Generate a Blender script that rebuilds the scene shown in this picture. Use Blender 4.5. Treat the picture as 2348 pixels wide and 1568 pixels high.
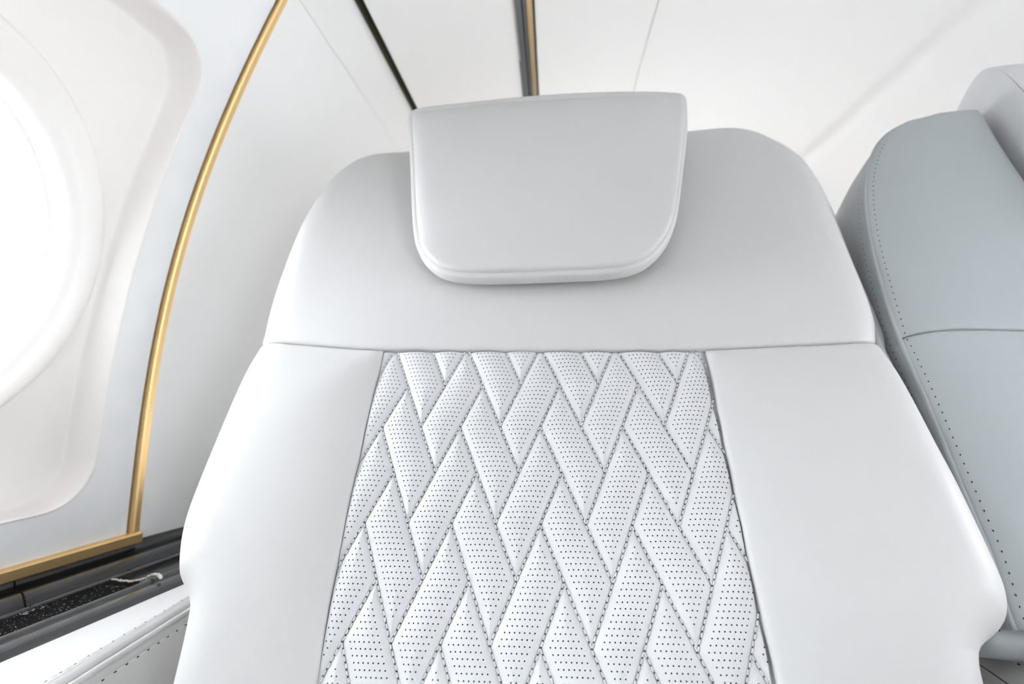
import bpy, math, random
import numpy as np
from mathutils import Matrix, Vector
from mathutils.geometry import delaunay_2d_cdt

random.seed(7)
rng = np.random.default_rng(7)
for o in list(bpy.data.objects):
    bpy.data.objects.remove(o)
scene = bpy.context.scene
C = scene.collection

# ------------------------------------------------------------------ camera
EYE = np.array([0.0, 0.0, 0.95])          # height of the lens above the cabin floor
CR = np.array([[0.99677206, 0.0162694, -0.07861789],
               [0.07960078, -0.07282625, 0.99416299],
               [-0.01044899, 0.99721194, 0.07388623]])
cam_d = bpy.data.cameras.new('camera')
cam_d.lens = 18.0
cam_d.sensor_width = 36.0
cam_d.clip_start = 0.01
cam_d.dof.use_dof = True
cam_d.dof.focus_distance = 0.40
cam_d.dof.aperture_fstop = 5.0
cam = bpy.data.objects.new('camera', cam_d)
C.objects.link(cam)
M = Matrix.Identity(4)
for r in range(3):
    M[r][0] = CR[r, 0]
    M[r][1] = CR[r, 1]
    M[r][2] = -CR[r, 2]
    M[r][3] = EYE[r]
cam.matrix_world = M
scene.camera = cam

# ------------------------------------------------------------------ world, lights, exposure
world = bpy.data.worlds.new('overcast')
scene.world = world
world.use_nodes = True
bg = world.node_tree.nodes['Background']
bg.inputs[0].default_value = (0.94, 0.963, 1.0, 1)
bg.inputs[1].default_value = 14.5
vs = scene.view_settings
vs.view_transform = 'Standard'
vs.look = 'None'
vs.gamma = 1.0
vs.use_curve_mapping = False
vs.exposure = 0.34


def area(name, loc, target, sx, sy, power, col=(1, 1, 1)):
    l = bpy.data.lights.new(name, 'AREA')
    l.shape = 'RECTANGLE'
    l.size, l.size_y = sx, sy
    l.energy = power
    l.color = col
    o = bpy.data.objects.new(name, l)
    C.objects.link(o)
    d = Vector(target) - Vector(loc)
    o.location = loc
    o.rotation_euler = d.to_track_quat('-Z', 'Y').to_euler()
    return o


# added unseen fill: one area light up at the headliner, one from the right
WARM = (1.0, 0.955, 0.92)
area('aft_fill_light', (0.25, 1.50, 0.95 - 0.395), (0.10, 1.30, 3.0), 1.0, 0.42, 4.6, WARM)           # added to brighten the ceiling; sits in a made-up housing
area('right_fill_light', (1.10, -1.15, 0.95 - 0.20), (-0.5, 0.50, 0.95 - 0.12), 0.5, 0.3, 11.5, (0.95, 0.975, 1.0))   # added to lift the low left wall and armrest side

# ------------------------------------------------------------------ materials
def mat(name, col, rough=0.5, metal=0.0, spec=0.5, coat=0.0, bump=None, sheen=0.0, mott=0.0, mscale=6.0):
    m = bpy.data.materials.new(name)
    m.use_nodes = True
    nt = m.node_tree
    b = nt.nodes['Principled BSDF']
    b.inputs['Base Color'].default_value = (*col, 1)
    b.inputs['Roughness'].default_value = rough
    b.inputs['Metallic'].default_value = metal
    b.inputs['Specular IOR Level'].default_value = spec
    b.inputs['Coat Weight'].default_value = coat
    b.inputs['Coat Roughness'].default_value = 0.06
    b.inputs['Sheen Weight'].default_value = sheen
    tc = nt.nodes.new('ShaderNodeTexCoord')
    if mott > 0:
        nz = nt.nodes.new('ShaderNodeTexNoise')
        nz.inputs['Scale'].default_value = mscale
        nz.inputs['Detail'].default_value = 3
        nt.links.new(tc.outputs['Object'], nz.inputs['Vector'])
        mx = nt.nodes.new('ShaderNodeMix')
        mx.data_type = 'RGBA'
        mx.inputs[6].default_value = (*[c * (1 - mott) for c in col], 1)
        mx.inputs[7].default_value = (*[min(1, c * (1 + mott)) for c in col], 1)
        nt.links.new(nz.outputs['Fac'], mx.inputs[0])
        nt.links.new(mx.outputs[2], b.inputs['Base Color'])
    if bump:
        sc, st, dist = bump
        v = nt.nodes.new('ShaderNodeTexVoronoi')
        v.inputs['Scale'].default_value = sc
        n2 = nt.nodes.new('ShaderNodeTexNoise')
        n2.inputs['Scale'].default_value = sc * 0.6
        n2.inputs['Detail'].default_value = 4
        ad = nt.nodes.new('ShaderNodeMath')
        ad.operation = 'ADD'
        bp = nt.nodes.new('ShaderNodeBump')
        bp.inputs['Strength'].default_value = st
        bp.inputs['Distance'].default_value = dist
        nt.links.new(tc.outputs['Object'], v.inputs['Vector'])
        nt.links.new(tc.outputs['Object'], n2.inputs['Vector'])
        nt.links.new(v.outputs['Distance'], ad.inputs[0])
        nt.links.new(n2.outputs['Fac'], ad.inputs[1])
        nt.links.new(ad.outputs[0], bp.inputs['Height'])
        nt.links.new(bp.outputs['Normal'], b.inputs['Normal'])
    return m


LEATHER = mat('white_leather', (0.552, 0.542, 0.535), 0.48, spec=0.35, bump=(900, 0.05, 0.0004), mott=0.012)
QUILT = mat('quilted_white_leather', (0.62, 0.62, 0.635), 0.46, spec=0.35, bump=(1200, 0.07, 0.0004))
SHADED_LEATHER = mat('shaded_white_leather', (0.40, 0.422, 0.435), 0.48, spec=0.35, bump=(900, 0.05, 0.0004), mott=0.012)  # same white leather with the right seat's shade put into its colour
WELT = mat('leather_welt', (0.66, 0.67, 0.67), 0.5, spec=0.3)
THREAD = mat('pale_thread', (0.70, 0.71, 0.72), 0.7, spec=0.2)
HOLE = mat('needle_hole', (0.02, 0.021, 0.024), 0.9, spec=0.0)
WALLP = mat('satin_wall_panel', (0.90, 0.905, 0.915), 0.38, spec=0.4, mott=0.006)
WALLF = mat('soft_wall_covering', (0.90, 0.90, 0.90), 0.6, spec=0.25, mott=0.006)
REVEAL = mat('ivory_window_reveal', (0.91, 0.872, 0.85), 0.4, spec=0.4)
CEIL = mat('white_headliner', (0.89, 0.89, 0.89), 0.6, spec=0.25, mott=0.004)
GOLD = mat('brushed_gold', (0.86, 0.60, 0.28), 0.38, metal=0.8, bump=(700, 0.04, 0.0003), mott=0.03, mscale=40)
BLACK = mat('black_gloss_ledge', (0.013, 0.015, 0.018), 0.27, spec=0.5, coat=0.15)
RAILM = mat('dark_grey_gloss_rail', (0.03, 0.032, 0.036), 0.22, spec=0.5, coat=0.5)
FELT = mat('black_felt', (0.012, 0.012, 0.012), 0.95, spec=0.1, bump=(1500, 0.5, 0.001))
SEAL = mat('olive_rubber_seal', (0.07, 0.066, 0.045), 0.7, spec=0.2)
TRACKM = mat('dark_track_metal', (0.16, 0.17, 0.175), 0.25, metal=0.9)
BRASS = mat('brass_strip', (0.42, 0.31, 0.17), 0.35, metal=0.9)
CHROME = mat('chrome_strip', (0.75, 0.70, 0.70), 0.15, metal=1.0)
DUSTM = mat('pale_dust', (0.75, 0.73, 0.70), 0.9, spec=0.1)
FILM = mat('torn_clear_film', (0.62, 0.60, 0.58), 0.15, spec=0.7, coat=0.5)
CARPET = mat('cream_carpet', (0.80, 0.79, 0.77), 0.95, spec=0.05, bump=(300, 0.5, 0.004))
PLINTH = mat('seat_base_shell', (0.85, 0.85, 0.85), 0.5)
BULK = mat('greige_bulkhead', (0.40, 0.39, 0.38), 0.6, spec=0.25)
GASKET = mat('grey_window_gasket', (0.30, 0.34, 0.34), 0.5)

GLASS = bpy.data.materials.new('clear_window_pane')
GLASS.use_nodes = True
nt = GLASS.node_tree
for n in list(nt.nodes):
    nt.nodes.remove(n)
go = nt.nodes.new('ShaderNodeOutputMaterial')
gt = nt.nodes.new('ShaderNodeBsdfTransparent')
gt.inputs[0].default_value = (0.95, 0.97, 0.97, 1)
gg = nt.nodes.new('ShaderNodeBsdfGlossy')
gg.inputs['Roughness'].default_value = 0.03
gf = nt.nodes.new('ShaderNodeFresnel')
gf.inputs[0].default_value = 1.45
gm = nt.nodes.new('ShaderNodeMixShader')
nt.links.new(gf.outputs[0], gm.inputs[0])
nt.links.new(gt.outputs[0], gm.inputs[1])
nt.links.new(gg.outputs[0], gm.inputs[2])
nt.links.new(gm.outputs[0], go.inputs[0])


# ------------------------------------------------------------------ object helpers
def tag(o, label=None, cat=None, group=None, kind=None):
    if label:
        o['label'] = label
    if cat:
        o['category'] = cat
    if group:
        o['group'] = group
    if kind:
        o['kind'] = kind
    return o


def empty(name, loc):
    o = bpy.data.objects.new(name, None)
    o.empty_display_size = 0.05
    o.location = loc
    C.objects.link(o)
    o['_root'] = list(loc)
    return o


def mesh(name, verts, faces, material, parent=None, smooth=True, mats=None, fmat=None):
    """verts are given relative to the lens position (metres); one mesh object is linked"""
    off = EYE.copy()
    if parent is not None:
        off = off - np.array(list(parent['_root']))
    V = [tuple(np.asarray(v, float) + off) for v in verts]
    me = bpy.data.meshes.new(name)
    me.from_pydata(V, [], [tuple(f) for f in faces])
    me.validate()
    for m in (mats or [material]):
        me.materials.append(m)
    if fmat is not None and len(fmat) == len(me.polygons):
        me.polygons.foreach_set('material_index', fmat)
    if smooth:
        me.polygons.foreach_set('use_smooth', [True] * len(me.polygons))
    me.update()
    o = bpy.data.objects.new(name, me)
    C.objects.link(o)
    if parent is not None:
        o.parent = parent
        o['_root'] = list(parent['_root'])
    else:
        o['_root'] = [0.0, 0.0, 0.0]
    return o


def fix_normals(o):
    import bmesh
    bm = bmesh.new()
    bm.from_mesh(o.data)
    bmesh.ops.recalc_face_normals(bm, faces=bm.faces)
    bm.to_mesh(o.data)
    bm.free()
    return o


class Frame:
    def __init__(s, O, recline):
        a = math.radians(recline)
        s.O = np.array(O, float)
        s.X = np.array([1.0, 0, 0])
        s.U = np.array([0, math.sin(a), math.cos(a)])
        s.N = np.array([0, -math.cos(a), math.sin(a)])

    def P(s, a, t, n):
        return s.O + s.X * a + s.U * t + s.N * n


def resample(pts, step, closed=False):
    p = np.array(pts, float)
    if closed:
        p = np.vstack([p, p[:1]])
    d = np.linalg.norm(np.diff(p, axis=0), axis=1)
    L = np.concatenate([[0], np.cumsum(d)])
    n = max(2, int(round(L[-1] / step)))
    s = np.linspace(0, L[-1], n + 1)
    out = np.stack([np.interp(s, L, p[:, k]) for k in range(p.shape[1])], 1)
    return out[:-1] if closed else out


def smooth_poly(pts, it=2, closed=False):
    p = np.array(pts, float)
    for _ in range(it):
        if closed:
            q = np.roll(p, -1, 0)
            p = np.stack([p * .75 + q * .25, p * .25 + q * .75], 1).reshape(-1, p.shape[1])
        else:
            q = p[1:]
            a = p[:-1]
            m = np.stack([a * .75 + q * .25, a * .25 + q * .75], 1).reshape(-1, p.shape[1])
            p = np.vstack([p[:1], m[1:-1], p[-1:]])
    return p


def dist_poly(P, poly, closed=True):
    P = np.atleast_2d(np.asarray(P, float))
    A = np.array(poly, float)
    B = np.roll(A, -1, 0) if closed else A[1:]
    if not closed:
        A = A[:-1]
    best = np.full(len(P), 1e9)
    AB = B - A
    L2 = (AB ** 2).sum(1) + 1e-18
    for k in range(0, len(A), 64):
        a, ab, l2 = A[k:k + 64], AB[k:k + 64], L2[k:k + 64]
        w = P[:, None, :] - a[None]
        t = np.clip((w * ab[None]).sum(2) / l2[None], 0, 1)
        d = np.linalg.norm(w - t[..., None] * ab[None], axis=2).min(1)
        best = np.minimum(best, d)
    return best


def inside(P, poly):
    P = np.atleast_2d(P)
    A = np.array(poly)
    B = np.roll(A, -1, 0)
    x, y = P[:, 0], P[:, 1]
    c = np.zeros(len(P), bool)
    for a, b in zip(A, B):
        cond = ((a[1] > y) != (b[1] > y))
        xi = (b[0] - a[0]) * (y - a[1]) / (b[1] - a[1] + 1e-18) + a[0]
        c ^= cond & (x < xi)
    return c


def area2(poly):
    p = np.array(poly)
    q = np.roll(p, -1, 0)
    return (p[:, 0] * q[:, 1] - q[:, 0] * p[:, 1]).sum() / 2


def tri_mesh(outline, spacing, rings, holes=()):
    out = np.array(outline, float)
    if area2(out) < 0:
        out = out[::-1]
    loops = [out] + [np.array(h, float) for h in holes]
    pts = list(out)
    edges = [(i, (i + 1) % len(out)) for i in range(len(out))]
    for h in loops[1:]:
        b = len(pts)
        pts += list(h)
        edges += [(b + i, b + (i + 1) % len(h)) for i in range(len(h))]
    nb = len(pts)
    tang = np.roll(out, -1, 0) - np.roll(out, 1, 0)
    tang /= np.linalg.norm(tang, axis=1)[:, None] + 1e-12
    nin = np.stack([-tang[:, 1], tang[:, 0]], 1)
    rmax = 0
    for d in rings:
        q = out + nin * d
        if d > 0.01:
            q = q[::2]
        ok = inside(q, out) & (dist_poly(q, out) > d * 0.93)
        pts += list(q[ok])
        rmax = d
    lo, hi = out.min(0), out.max(0)
    gx = np.arange(lo[0], hi[0], spacing)
    gy = np.arange(lo[1], hi[1], spacing * .866)
    G = np.array([(x + (spacing / 2 if k % 2 else 0), y) for k, y in enumerate(gy) for x in gx])
    ok = inside(G, out) & (dist_poly(G, out) > rmax + spacing * .45)
    for h in loops[1:]:
        ok &= ~inside(G, h)
        ok &= dist_poly(G, h) > spacing * .5
    pts += list(G[ok])
    r = delaunay_2d_cdt([Vector(p) for p in pts], edges, [], 1, 1e-7)
    v = np.array([tuple(p) for p in r[0]])
    f = [tuple(x) for x in r[2]]
    if holes:
        fc = np.array([v[list(q)].mean(0) for q in f])
        keep = np.ones(len(f), bool)
        for h in loops[1:]:
            keep &= ~inside(fc, h)
        f = [q for q, k in zip(f, keep) if k]
    orig = {}
    for i, ol in enumerate(r[3]):
        for k in ol:
            orig[k] = i
    border = [orig[i] for i in range(len(out))]
    return v, f, border


def cushion(name, outline, hfun, fr, material, parent, spacing=0.014,
            rings=(0.0012, 0.003, 0.006, 0.010, 0.016, 0.023, 0.031), skirt=-0.05):
    v, f, border = tri_mesh(outline, spacing, rings)
    n = hfun(v)
    V = [fr.P(a, t, k) for (a, t), k in zip(v, n)]
    F = list(f)
    if skirt is not None:
        b0 = len(V)
        for i in border:
            V.append(fr.P(v[i, 0], v[i, 1], min(skirt, n[i] - 0.001)))
        m = len(border)
        for k in range(m):
            F.append((border[k], b0 + k, b0 + (k + 1) % m, border[(k + 1) % m]))
    o = mesh(name, V, F, material, parent)
    # faces look towards the room: flip if needed
    return fix_normals(o) if skirt is None else o


def tube(path, r, k=8, closed=False):
    p = np.array(path, float)
    n = len(p)
    V, F = [], []
    if closed:
        T = np.roll(p, -1, 0) - np.roll(p, 1, 0)
    else:
        T = np.gradient(p, axis=0)
    T /= np.linalg.norm(T, axis=1)[:, None] + 1e-12
    up = np.array([0.31, 0.17, 0.93])
    a = np.cross(T[0], up)
    a /= np.linalg.norm(a)
    rr = r if hasattr(r, '__len__') else [r] * n
    for i in range(n):
        a = a - T[i] * (a @ T[i])
        a /= np.linalg.norm(a)
        b = np.cross(T[i], a)
        for j in range(k):
            th = 2 * math.pi * j / k
            V.append(p[i] + rr[i] * (math.cos(th) * a + math.sin(th) * b))
    for i in range(n if closed else n - 1):
        i2 = (i + 1) % n
        for j in range(k):
            F.append((i * k + j, i * k + (j + 1) % k, i2 * k + (j + 1) % k, i2 * k + j))
    if not closed:
        F.append(tuple(range(k))[::-1])
        F.append(tuple((n - 1) * k + j for j in range(k)))
    return V, F


def sweep(name, prof, Ys, material, parent=None, smooth=True, cap=False):
    """prof(Y) -> list of (x, z); skinned along Y"""
    V, F = [], []
    m = None
    for Y in Ys:
        pr = prof(Y)
        m = len(pr)
        V += [(x, Y, z) for x, z in pr]
    for i in range(len(Ys) - 1):
        for j in range(m - 1):
            F.append((i * m + j, i * m + j + 1, (i + 1) * m + j + 1, (i + 1) * m + j))
    if cap:
        F.append(tuple(range(m)))
        F.append(tuple((len(Ys) - 1) * m + j for j in range(m))[::-1])
    return mesh(name, V, F, material, parent, smooth)


def autosmooth(o, ang=40):
    o.data.set_sharp_from_angle(angle=math.radians(ang))
    return o


class Stitches:
    """collects many small threads and needle holes into one mesh"""
    def __init__(s):
        s.V, s.F, s.M = [], [], []

    def thread(s, p, d, nrm, L, w, h):
        d = d / np.linalg.norm(d)
        n = nrm / np.linalg.norm(nrm)
        b = np.cross(d, n)
        o = len(s.V)
        for u, hw, hh in ((-.5, .25, .1), (-.28, 1, 1), (.28, 1, 1), (.5, .25, .1)):
            c = p + d * (u * L)
            s.V += [c - b * w * hw, c + n * h * hh, c + b * w * hw]
        for k in range(3):
            q = o + 3 * k
            s.F += [(q, q + 3, q + 4, q + 1), (q + 1, q + 4, q + 5, q + 2)]
            s.M += [0, 0]

    def hole(s, p, d, nrm, r, el=1.0, k=7, m=1):
        d = d / np.linalg.norm(d)
        n = nrm / np.linalg.norm(nrm)
        b = np.cross(d, n)
        o = len(s.V)
        s.V += [p + d * (math.cos(2 * math.pi * j / k) * r * el) + b * (math.sin(2 * math.pi * j / k) * r) for j in range(k)]
        s.F.append(tuple(range(o, o + k)))
        s.M.append(m)

    def run(s, path, nrm, pitch, w, h, hole=0.0006, lift=0.0, el=1.6, threads=True):
        p = resample(path, pitch)
        for a, b in zip(p[:-1], p[1:]):
            m = (a + b) / 2 + nrm * lift
            if threads:
                s.thread(m, b - a, nrm, np.linalg.norm(b - a) * .8, w, h)
            s.hole(a + nrm * (lift + 0.0003), b - a, nrm, hole, el)

    def build(s, name, parent, label=None):
        o = mesh(name, s.V, s.F, None, parent, smooth=False, mats=[THREAD, HOLE], fmat=s.M)
        o['kind'] = 'stuff'
        if label:
            o['label'] = label
        return o


def box(x0, x1, y0, y1, z0, z1, r=0.0):
    """bevelled box as verts, faces (relative to the lens)"""
    import bmesh
    bm = bmesh.new()
    bmesh.ops.create_cube(bm, size=1)
    for v in bm.verts:
        v.co = Vector(((x0 + x1) / 2 + v.co.x * (x1 - x0), (y0 + y1) / 2 + v.co.y * (y1 - y0), (z0 + z1) / 2 + v.co.z * (z1 - z0)))
    if r > 0:
        bmesh.ops.bevel(bm, geom=list(bm.edges), offset=r, segments=5, profile=0.5, affect='EDGES')
    bm.verts.index_update()
    V = [tuple(v.co) for v in bm.verts]
    F = [[v.index for v in f.verts] for f in bm.faces]
    bm.free()
    return V, F


# ================================================================== THE CABIN
GP = np.array([-0.4499, 0.3897, 0.3034, 0.1248, -0.5152])


def wall_x(Y, z, off=0.0):
    """inner face of the curved left side wall"""
    w = min(max((0.5 - z) / 0.7, 0.0), 1.1)
    return float(np.polyval(GP, z)) + 0.24 * (min(max(Y, -0.2), 0.85) - 0.62) * w - off


Z_LEDGE = -0.197
Z_SEAM = 0.527
Y_GOLD = 0.62
Y_FRONT, Y_BACK = -1.9, 2.3


def rrect_radius(th, hw, hh, rad):
    c, s = abs(math.cos(th)), abs(math.sin(th))
    r = min(hw / max(c, 1e-9), hh / max(s, 1e-9))
    x, y = r * c, r * s
    if x > hw - rad and y > hh - rad:
        cx_, cy_ = hw - rad, hh - rad
        bq = -(c * cx_ + s * cy_)
        cq = cx_ ** 2 + cy_ ** 2 - rad ** 2
        r = -bq + math.sqrt(max(bq * bq - cq, 0))
    return r


NW = 288
WZ = 0.130
HW, HH, RC = 0.208, 0.270, 0.052
WIN_Y = [0.36, -0.17, -0.70, -1.23]


def rr_loop(yc, inset):
    out = []
    for k in range(NW):
        th = 2 * math.pi * k / NW
        r = rrect_radius(th, HW - inset, HH - inset, max(RC - inset * .5, .012))
        out.append((yc + r * math.cos(th), WZ + r * math.sin(th)))
    return out


def ov_loop(yc, r):
    return [(yc + r * 0.985 * math.cos(2 * math.pi * k / NW), WZ - 0.004 + r * 1.02 * math.sin(2 * math.pi * k / NW)) for k in range(NW)]


# ---- left wall: window panel
wl = empty('wall_left', (0, 0, 0))
tag(wl, 'white curved cabin side wall with a recessed window panel', kind='structure')
rect = []
y0, y1 = Y_FRONT, Y_GOLD - 0.0075
for y in np.linspace(y0, y1, 70):
    rect.append((y, Z_LEDGE - 0.03))
for z in np.linspace(Z_LEDGE - 0.03, Z_SEAM + 0.008, 26)[1:]:
    rect.append((y1, z))
for y in np.linspace(y1, y0, 70)[1:]:
    rect.append((y, Z_SEAM + 0.008))
for z in np.linspace(Z_SEAM + 0.008, Z_LEDGE - 0.03, 26)[1:-1]:
    rect.append((y0, z))
v, f, border = tri_mesh(rect, 0.03, (), holes=[rr_loop(y, 0)[::1] for y in WIN_Y])
V = [(wall_x(y, z), y, z) for y, z in v]
F = list(f)
# return edge along the gold trim side
b0 = len(V)
for i in border:
    V.append((wall_x(v[i][0], v[i][1], 0.02), v[i][0], v[i][1]))
for k in range(len(border)):
    F.append((border[k], border[(k + 1) % len(border)], b0 + (k + 1) % len(border), b0 + k))
mesh('window_side_panel', V, F, WALLP, wl)

ya0, ya1 = Y_GOLD + 0.0065, Y_BACK
rect = [(y, Z_LEDGE - 0.03) for y in np.linspace(ya0, ya1, 40)] + [(ya1, z) for z in np.linspace(Z_LEDGE - 0.03, Z_SEAM + 0.008, 24)[1:]]
rect += [(y, Z_SEAM + 0.008) for y in np.linspace(ya1, ya0, 40)[1:]] + [(ya0, z) for z in np.linspace(Z_SEAM + 0.008, Z_LEDGE - 0.03, 24)[1:-1]]
aft_ov = [(1.36 + 0.17 * math.cos(2 * math.pi * k / 72), 0.10 + 0.18 * math.sin(2 * math.pi * k / 72)) for k in range(72)]
v, f, border = tri_mesh(rect, 0.03, (), holes=[aft_ov])
mesh('aft_side_panel', [(wall_x(y, z), y, z) for y, z in v], f, WALLF, wl)
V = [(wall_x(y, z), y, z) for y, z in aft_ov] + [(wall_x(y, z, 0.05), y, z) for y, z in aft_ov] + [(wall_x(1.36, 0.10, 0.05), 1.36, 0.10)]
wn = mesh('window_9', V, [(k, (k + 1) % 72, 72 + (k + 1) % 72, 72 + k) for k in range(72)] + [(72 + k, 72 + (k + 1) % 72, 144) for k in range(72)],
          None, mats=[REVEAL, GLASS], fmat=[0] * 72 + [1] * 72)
tag(wn, 'oval cabin window in the left wall, hidden behind the seat', kind='structure')
# backing behind the joints
sweep('joint_backing', lambda Y: [(wall_x(Y, z, 0.012), z) for z in np.linspace(Z_LEDGE - 0.05, Z_SEAM, 30)],
      np.linspace(Y_GOLD - 0.02, Y_GOLD + 0.02, 4), SEAL, wl)

# ---- windows
for wi, yc in enumerate(WIN_Y):
    wn = empty('window_%d' % (wi + 1), (0, 0, 0))
    tag(wn, ['large round-cornered window recess with an oval pane, left edge of the photo',
             'oval cabin window further forward on the left wall, first beyond the photo',
             'oval cabin window further forward on the left wall, second beyond the photo',
             'oval cabin window further forward on the left wall, third beyond the photo'][wi], kind='structure')
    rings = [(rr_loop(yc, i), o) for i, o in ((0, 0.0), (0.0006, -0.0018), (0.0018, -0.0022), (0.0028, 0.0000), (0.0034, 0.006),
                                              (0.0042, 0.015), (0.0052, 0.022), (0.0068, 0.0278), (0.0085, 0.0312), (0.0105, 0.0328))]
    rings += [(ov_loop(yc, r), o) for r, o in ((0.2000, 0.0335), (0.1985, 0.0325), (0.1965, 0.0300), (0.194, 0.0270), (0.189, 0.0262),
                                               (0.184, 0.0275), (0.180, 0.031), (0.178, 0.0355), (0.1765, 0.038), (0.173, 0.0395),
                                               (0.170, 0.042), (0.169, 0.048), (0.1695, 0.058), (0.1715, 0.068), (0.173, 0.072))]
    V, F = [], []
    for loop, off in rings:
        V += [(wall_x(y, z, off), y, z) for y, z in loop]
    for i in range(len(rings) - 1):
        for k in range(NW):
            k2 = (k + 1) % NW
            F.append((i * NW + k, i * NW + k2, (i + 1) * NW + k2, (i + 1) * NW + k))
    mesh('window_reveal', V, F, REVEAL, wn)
    # pane: a thin disc with an edge
    lp = ov_loop(yc, 0.1735)
    V, F = [], []
    for off in (0.0705, 0.0765):
        V += [(wall_x(y, z, off), y, z) for y, z in lp]
        V.append((wall_x(yc, WZ, off), yc, WZ))
    for k in range(NW):
        k2 = (k + 1) % NW
        F.append((k, k2, NW))
        F.append((NW + 1 + k2, NW + 1 + k, 2 * NW + 1))
    mesh('pane', V, F, GLASS, wn)
    for r, off, tr in ((0.1725, 0.0700, 0.0009), (0.1700, 0.0790, 0.0010)):
        V, F = tube([(wall_x(y, z, off), y, z) for y, z in ov_loop(yc, r)], tr, 6, closed=True)
        mesh('pane_gasket', V, F, GASKET, wn)

# ---- gold trim
tr1 = empty('trim_1', (0, 0, 0))
tag(tr1, 'brushed gold trim strip edging the window panel and meeting the ledge', kind='structure')


def bar_along(path, dirs_w, dirs_h, w, h, bev=0.0016):
    """rectangular bevelled bar: cross-section spanned by dirs_w (width) and dirs_h (proud)"""
    cs = [(-w / 2, -0.006), (-w / 2, h - bev), (-w / 2 + bev, h), (w / 2 - bev, h), (w / 2, h - bev), (w / 2, -0.006)]
    V, F = [], []
    for p, a, b in zip(path, dirs_w, dirs_h):
        for u, k in cs:
            V.append(np.array(p) + np.array(a) * u + np.array(b) * k)
    m = len(cs)
    for i in range(len(path) - 1):
        for j in range(m - 1):
            F.append((i * m + j, i * m + j + 1, (i + 1) * m + j + 1, (i + 1) * m + j))
    F.append(tuple(range(m)))
    F.append(tuple((len(path) - 1) * m + j for j in range(m)))
    return V, F


zs = np.linspace(Z_LEDGE + 0.006, Z_SEAM + 0.004, 48)
path = [(wall_x(Y_GOLD, z), Y_GOLD, z) for z in zs]
dh = []
for z in zs:
    g = (wall_x(Y_GOLD, z + .005) - wall_x(Y_GOLD, z - .005)) / .01
    q = np.array([1.0, 0, -g])
    dh.append(q / np.linalg.norm(q))
V, F = bar_along(path, [(0, 1, 0)] * len(zs), dh, 0.0105, 0.006)
fix_normals(autosmooth(mesh('gold_strip', V, F, GOLD, tr1)))
ys = np.linspace(Y_FRONT, Y_GOLD + 0.005, 60)
path = [(wall_x(y, Z_LEDGE + 0.006) + 0.001, y, Z_LEDGE + 0.0045) for y in ys]
V, F = bar_along(path, [(0.12, 0, 0.993)] * len(ys), [(0.993, 0, -0.12)] * len(ys), 0.0135, 0.008)
fix_normals(autosmooth(mesh('gold_strip', V, F, GOLD, tr1)))

# ---- ceiling
cl = empty('ceiling', (0, 0, 0))
tag(cl, 'white headliner in long panels running down the cabin', kind='structure')
YC = np.linspace(Y_FRONT, Y_BACK, 30)


def curve_pts(pts, n=6):
    return [tuple(p) for p in smooth_poly(pts, 2)]


side = [(-0.3700, 0.556), (-0.3440, 0.5310), (-0.3418, 0.5275), (-0.3405, 0.5275), (-0.330, 0.5395), (-0.314, 0.5545), (-0.303, 0.5635), (-0.2960, 0.5705), (-0.2915, 0.582), (-0.2895, 0.602), (-0.2890, 0.66)]
sweep('ceiling_panel', lambda Y: curve_pts(side), YC, CEIL, cl)
sweep('gap_seal', lambda Y: [(-0.2920, 0.579), (-0.2895, 0.582), (-0.2875, 0.594), (-0.2875, 0.64), (-0.270, 0.645)], YC, SEAL, cl, smooth=False)
mid = [(-0.2745, 0.66), (-0.2750, 0.580), (-0.2752, 0.5715), (-0.2735, 0.5700), (-0.268, 0.5712), (-0.22, 0.588), (-0.15, 0.612), (-0.09, 0.630), (-0.0580, 0.6390), (-0.0560, 0.645), (-0.0560, 0.66)]
sweep('ceiling_panel', lambda Y: curve_pts(mid), YC, CEIL, cl)
ctr = [(-0.0215, 0.66), (-0.0215, 0.645), (-0.0205, 0.6405), (0.02, 0.646), (0.08, 0.650), (0.14, 0.651), (0.1912, 0.6495), (0.1918, 0.6505), (0.1918, 0.66)]
sweep('ceiling_panel', lambda Y: curve_pts(ctr), YC, CEIL, cl)
rgt = [(0.1924, 0.66), (0.1924, 0.6505), (0.1930, 0.6494), (0.26, 0.648), (0.40, 0.641), (0.55, 0.625), (0.655, 0.6085), (0.680, 0.606), (0.700, 0.612), (0.722, 0.613), (0.740, 0.600), (0.765, 0.592), (0.86, 0.555),
       (0.97, 0.48), (1.05, 0.40)]
sweep('ceiling_panel', lambda Y: curve_pts(rgt), YC, CEIL, cl)
sweep('ceiling_backing', lambda Y: [(-0.385, 0.485), (-0.385, 0.556), (-0.31, 0.668), (0.20, 0.670)], YC, SEAL, cl, smooth=False)

tr2 = empty('trim_2', (0, 0, 0))
tag(tr2, 'dark metal ceiling track with a brass stripe above the headrest', kind='structure')
sweep('track_body', lambda Y: [(-0.0545, 0.652), (-0.0545, 0.636), (-0.0530, 0.6345), (-0.0440, 0.6345), (-0.0435, 0.640), (-0.0415, 0.645), (-0.0365, 0.645), (-0.0360, 0.6425),
                               (-0.0240, 0.6425), (-0.0230, 0.645), (-0.0230, 0.652)], YC, TRACKM, tr2, smooth=False)
sweep('brass_stripe', lambda Y: [(-0.0355, 0.646), (-0.0355, 0.640), (-0.0345, 0.6388), (-0.0262, 0.6388), (-0.0252, 0.640), (-0.0252, 0.646)], YC, BRASS, tr2, smooth=False)
sweep('chrome_edge', lambda Y: [(-0.0567, 0.650), (-0.0567, 0.6375), (-0.0560, 0.636), (-0.0546, 0.636), (-0.0542, 0.638)], np.linspace(Y_FRONT, 0.98, 10), CHROME, tr2, smooth=False)

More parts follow.
